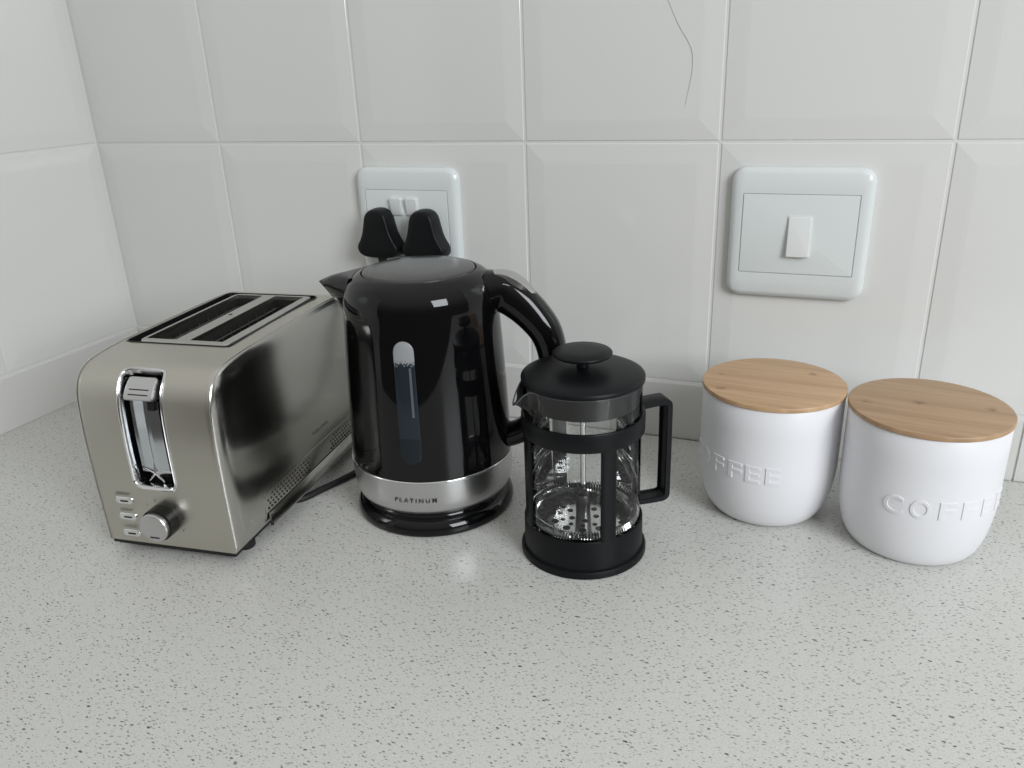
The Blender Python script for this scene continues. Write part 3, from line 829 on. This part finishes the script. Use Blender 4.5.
# ------------------------------------------------------------------ coffee press
PC = Vector((.7343, -.2368, 0)); PA = R(37)
press = thing('coffee_press', 'glass coffee press in a black plastic frame with plunger lid', 'coffee press', PC, PA)
bm = bmesh.new()
lathe(bm, [(0, .0004), (.0532, .0002), (.0538, .0008), (.0538, .0040), (.0528, .0062), (.0508, .0068), (.0505, .0320), (.0500, .0331), (.0488, .0331), (.0484, .0320), (.0484, .0075), (0, .0075)], 128)
fr0 = obj('frame_cup', bm, M_MATBLK, press, angle=40)
bm = bmesh.new(); lathe(bm, [(.0485, .1130), (.0504, .1130), (.0508, .1138), (.0508, .1278), (.0504, .1286), (.0485, .1286)], 128, close=True)
obj('collar_band', bm, M_MATBLK, press, angle=40)
for a_ in (-86, 5, 95, 185):
    bm = bmesh.new(); rows = []
    for z in (.031, .05, .09, .1140):
        rows.append([(R(a_) + R(d_), r_, z) for d_, r_ in ((-7.6, .0486), (-7.6, .0500), (-6.8, .0505), (-3, .0505), (0, .0505), (3, .0505), (6.8, .0505), (7.6, .0500), (7.6, .0486), (0, .0486))])
    vr = [[bm.verts.new((r_*math.cos(a1), r_*math.sin(a1), z)) for a1, r_, z in row] for row in rows]
    for a, b_ in zip(vr, vr[1:]):
        for i in range(len(a)): bm.faces.new((a[i], a[(i+1) % len(a)], b_[(i+1) % len(a)], b_[i]))
    bm.faces.new(vr[0]); bm.faces.new(vr[-1])
    obj('frame_post', bm, M_MATBLK, press, angle=40)
# handle strap
bm = bmesh.new()
hp = [Vector((.0475, 0, .1262)), Vector((.0600, 0, .1272)), Vector((.0700, 0, .1275))] + [Vector((.0705+.0040*math.sin(R(a_)), 0, .1235+.0040*math.cos(R(a_)))) for a_ in (15, 35, 55, 75)] + \
     [Vector((.0745, 0, .1210)), Vector((.0748, 0, .0820)), Vector((.0748, 0, .0430))] + [Vector((.0708+.0040*math.cos(R(a_)), 0, .0405-.0040*math.sin(R(a_)))) for a_ in (15, 35, 55, 75)] + \
     [Vector((.0695, 0, .0362)), Vector((.0600, 0, .0362)), Vector((.0490, 0, .0366))]
def strap(t):
    return [(.0075, .0026), (-.0075, .0026), (-.0082, .0022), (-.0082, -.0022), (-.0075, -.0026), (-.0066, -.0026), (-.0064, -.0010), (.0064, -.0010), (.0066, -.0026), (.0075, -.0026), (.0082, -.0022), (.0082, .0022)]
sweep(bm, hp, strap, ref=(0, 1, 0))
obj('handle', bm, M_MATBLK, press, angle=35)
# glass beaker with pouring lip opposite the handle
bm = bmesh.new(); seg = 128
prof = [(0, .0078), (.0420, .0078), (.0462, .0100), (.0478, .0150)] + [(.0480, .02+.01*i) for i in range(11)] + [(.0480, .1260), (.0480, .1320), (.0480, .1380), (.0480, .1430), (.0480, .1490), (.0482, .1540), (.0482, .1560)]
rings = []
for r_, z in prof:
    if r_ == 0: rings.append([bm.verts.new((0, 0, z))]); continue
    row = []
    for i in range(seg):
        az = 2*PI*i/seg; da = abs((az-PI+PI) % (2*PI)-PI)
        k_ = math.exp(-(da/R(11))**2)*max(0, min(1, (z-.127)/.029))**1.3
        row.append(bm.verts.new(((r_+.0105*k_)*math.cos(az), (r_+.0105*k_)*math.sin(az), z-.0150*k_**1.5)))
    rings.append(row)
for a, b_ in zip(rings, rings[1:]):
    for i in range(seg):
        j = (i+1) % seg
        if len(a) == 1: bm.faces.new((a[0], b_[i], b_[j]))
        else: bm.faces.new((a[i], a[j], b_[j], b_[i]))
rimv = [v.co.copy() for v in rings[-1]]
bk = obj('glass_beaker', bm, M_GLASS, press, angle=50)
bm = bmesh.new(); k_ = 8; rr_ = []
for i in range(seg):
    c = rimv[i]; rad = Vector((c.x, c.y, 0)).normalized()
    rr_.append([bm.verts.new(c + rad*.0006*math.cos(2*PI*j/k_) + Vector((0, 0, .0006*math.sin(2*PI*j/k_)))) for j in range(k_)])
for i in range(seg):
    a, b_ = rr_[i], rr_[(i+1) % seg]
    for j in range(k_): bm.faces.new((a[j], a[(j+1) % k_], b_[(j+1) % k_], b_[j]))
M_RIM = mat('glass_rim', (.10, .11, .11), .08); obj('glass_rim', bm, M_RIM, bk)
# lid
bm = bmesh.new()
lathe(bm, [(0, .1664), (.0060, .1664), (.0140, .1660), (.0300, .1650), (.0420, .1632), (.0470, .1619), (.0493, .1607), (.0500, .1596), (.0500, .1568), (.0492, .1563), (.0440, .1563), (0, .1563)], 128)
pl0 = obj('lid', bm, M_MATBLK, press, angle=35)
bm = bmesh.new(); lathe(bm, [(.0456, .1562), (.0456, .1375), (.0444, .1373), (.0442, .1562)], 128)
obj('inner_skirt', bm, mat('dark_grey_skirt', (.035, .037, .036), .4), pl0)
bm = bmesh.new()
lathe(bm, [(0, .1650), (.0050, .1652), (.0046, .1690), (.0042, .1725), (.0060, .1740), (.0150, .1750), (.0225, .1760), (.0238, .1771), (.0238, .1783), (.0228, .1794), (.0120, .1805), (0, .1809)], 72)
obj('plunger_knob', bm, M_MATBLK, press, angle=50)
# plunger
bm = bmesh.new(); lathe(bm, [(.0023, .0300), (.0023, .1655)], 16)
obj('plunger_rod', bm, M_CHROME, press)
bm = bmesh.new(); lathe(bm, [(0, .0300), (.0062, .0300), (.0062, .0470), (.0050, .0500), (.0024, .0510), (.0024, .0560), (0, .0560)], 24)
obj('plunger_hub', bm, mat('dull_hub_steel', (.16, .16, .16), .35, 1.), press, angle=40)
# spiral sieve rim: coil around the plate
bm = bmesh.new(); N = 110; pts = []
for i in range(N*6):
    a1 = 2*PI*i/(N*6); b1 = 2*PI*i/6
    rr = .0438 + .0034*math.cos(b1); pts.append(Vector((rr*math.cos(a1), rr*math.sin(a1), .0345 + .0042*math.sin(b1))))
pts.append(pts[0].copy()); sweep(bm, pts, lambda t: circ(.00050, 4))
obj('coil_spring', bm, M_CHROME, press)
# perforated plate
bm = bmesh.new(); lathe(bm, [(0, .0300), (.0400, .0300), (.0425, .0312), (.0425, .0322), (.0400, .0308), (0, .0306)], 96)
pl_ = obj('sieve_plate', bm, mat('sieve_steel', (.70, .70, .70), .16, 1.), press, angle=30)
bm = bmesh.new(); rnd = random.Random(4)
def hole(x, y, r_):
    c = [bm.verts.new((x + r_*math.cos(2*PI*i/12), y + r_*math.sin(2*PI*i/12), .03115)) for i in range(12)]; bm.faces.new(c)
for rad, cnt, hr in ((.0120, 6, .0026), (.0200, 12, .0021), (.0270, 12, .0032), (.0345, 22, .0022)):
    for i in range(cnt): a1 = 2*PI*(i + .3)/cnt; hole(rad*math.cos(a1), rad*math.sin(a1), hr)
for v in bm.verts: v.co.z = .0309 + max(0, (math.hypot(v.co.x, v.co.y)-.036))*.3
obj('sieve_holes', bm, M_DARK, pl_, smooth=False)

# ------------------------------------------------------------------ canisters
def canister(label, cx, cy, rb, letters, lid_rz, knots, tone, group='coffee canisters'):
    root = thing('canister', label, 'canister', (cx, cy, 0), 0, group)
    Rb, kc, h = .0607, .056, .1182
    prof = [(0, .0012), (rb*.80, .0010), (rb*.88, .0002), (rb, .0)]
    for i in range(1, 13):
        a_ = R(90*i/12); prof.append((rb + (Rb-rb)*math.sin(a_), kc*(1-math.cos(a_))))
    prof += [(Rb, .075), (Rb, .095), (Rb, h-.0012), (Rb-.0010, h), (Rb-.0035, h), (Rb-.0040, h-.004)]
    bm = bmesh.new(); lathe(bm, prof, 128)
    body_ = obj('canister_body', bm, M_CERAMIC, root, angle=40)
    def rad(z):
        if z >= kc: return Rb
        return rb + (Rb-rb)*math.sqrt(max(0, 1-(1-z/kc)**2))
    for ch, az in letters:
        tb = text_bm(ch, .0150, .0003, 5, .00025, .0001)
        xs_ = [v.co.x for v in tb.verts]; k_ = (.0145 if ch in 'CO' else .0125)/(max(xs_)-min(xs_))
        bm = bmesh.new()
        def fn(c):
            z = .0515 + c.y; r_ = rad(z) + .0002 + c.z*1.0; t = R(az) + c.x*k_/.061
            return (r_*math.cos(t), r_*math.sin(t), z)
        join_into(bm, tb, fn)
        obj('embossed_letter', bm, M_CERAMIC, body_, angle=30)
    bm = bmesh.new()
    lathe(bm, [(0, h-.003), (.0560, h-.003), (.0560, h+.0003), (.0611, h+.0003), (.0616, h+.0008), (.0616, h+.0036), (.0612, h+.0042), (.0600, h+.0044), (0, h+.0044)], 128)
    ld = obj('bamboo_lid', bm, bamboo(knots, tone), root, angle=40); ld.rotation_euler = (0, 0, lid_rz)
    return root
canister('white canister with bamboo lid nearer the coffee press, its lettering turned left', .8742, -.1155, .0410,
         [('C', -163), ('O', -146), ('F', -128.5), ('F', -112), ('E', -97), ('E', -81)], R(-4), [(.030, .030, .006), (-.040, -.032, .006), (-.046, .002, .004)], 1.0)
canister('white canister with bamboo lid at the right, lettering COFFEE facing forward', .9972, -.1343, .0455,
         [('C', -110.5), ('O', -92), ('F', -73.5), ('F', -57), ('E', -40), ('E', -23)], R(-8), [(-.046, -.012, .006), (-.008, .002, .007), (.044, .010, .006)], .80)
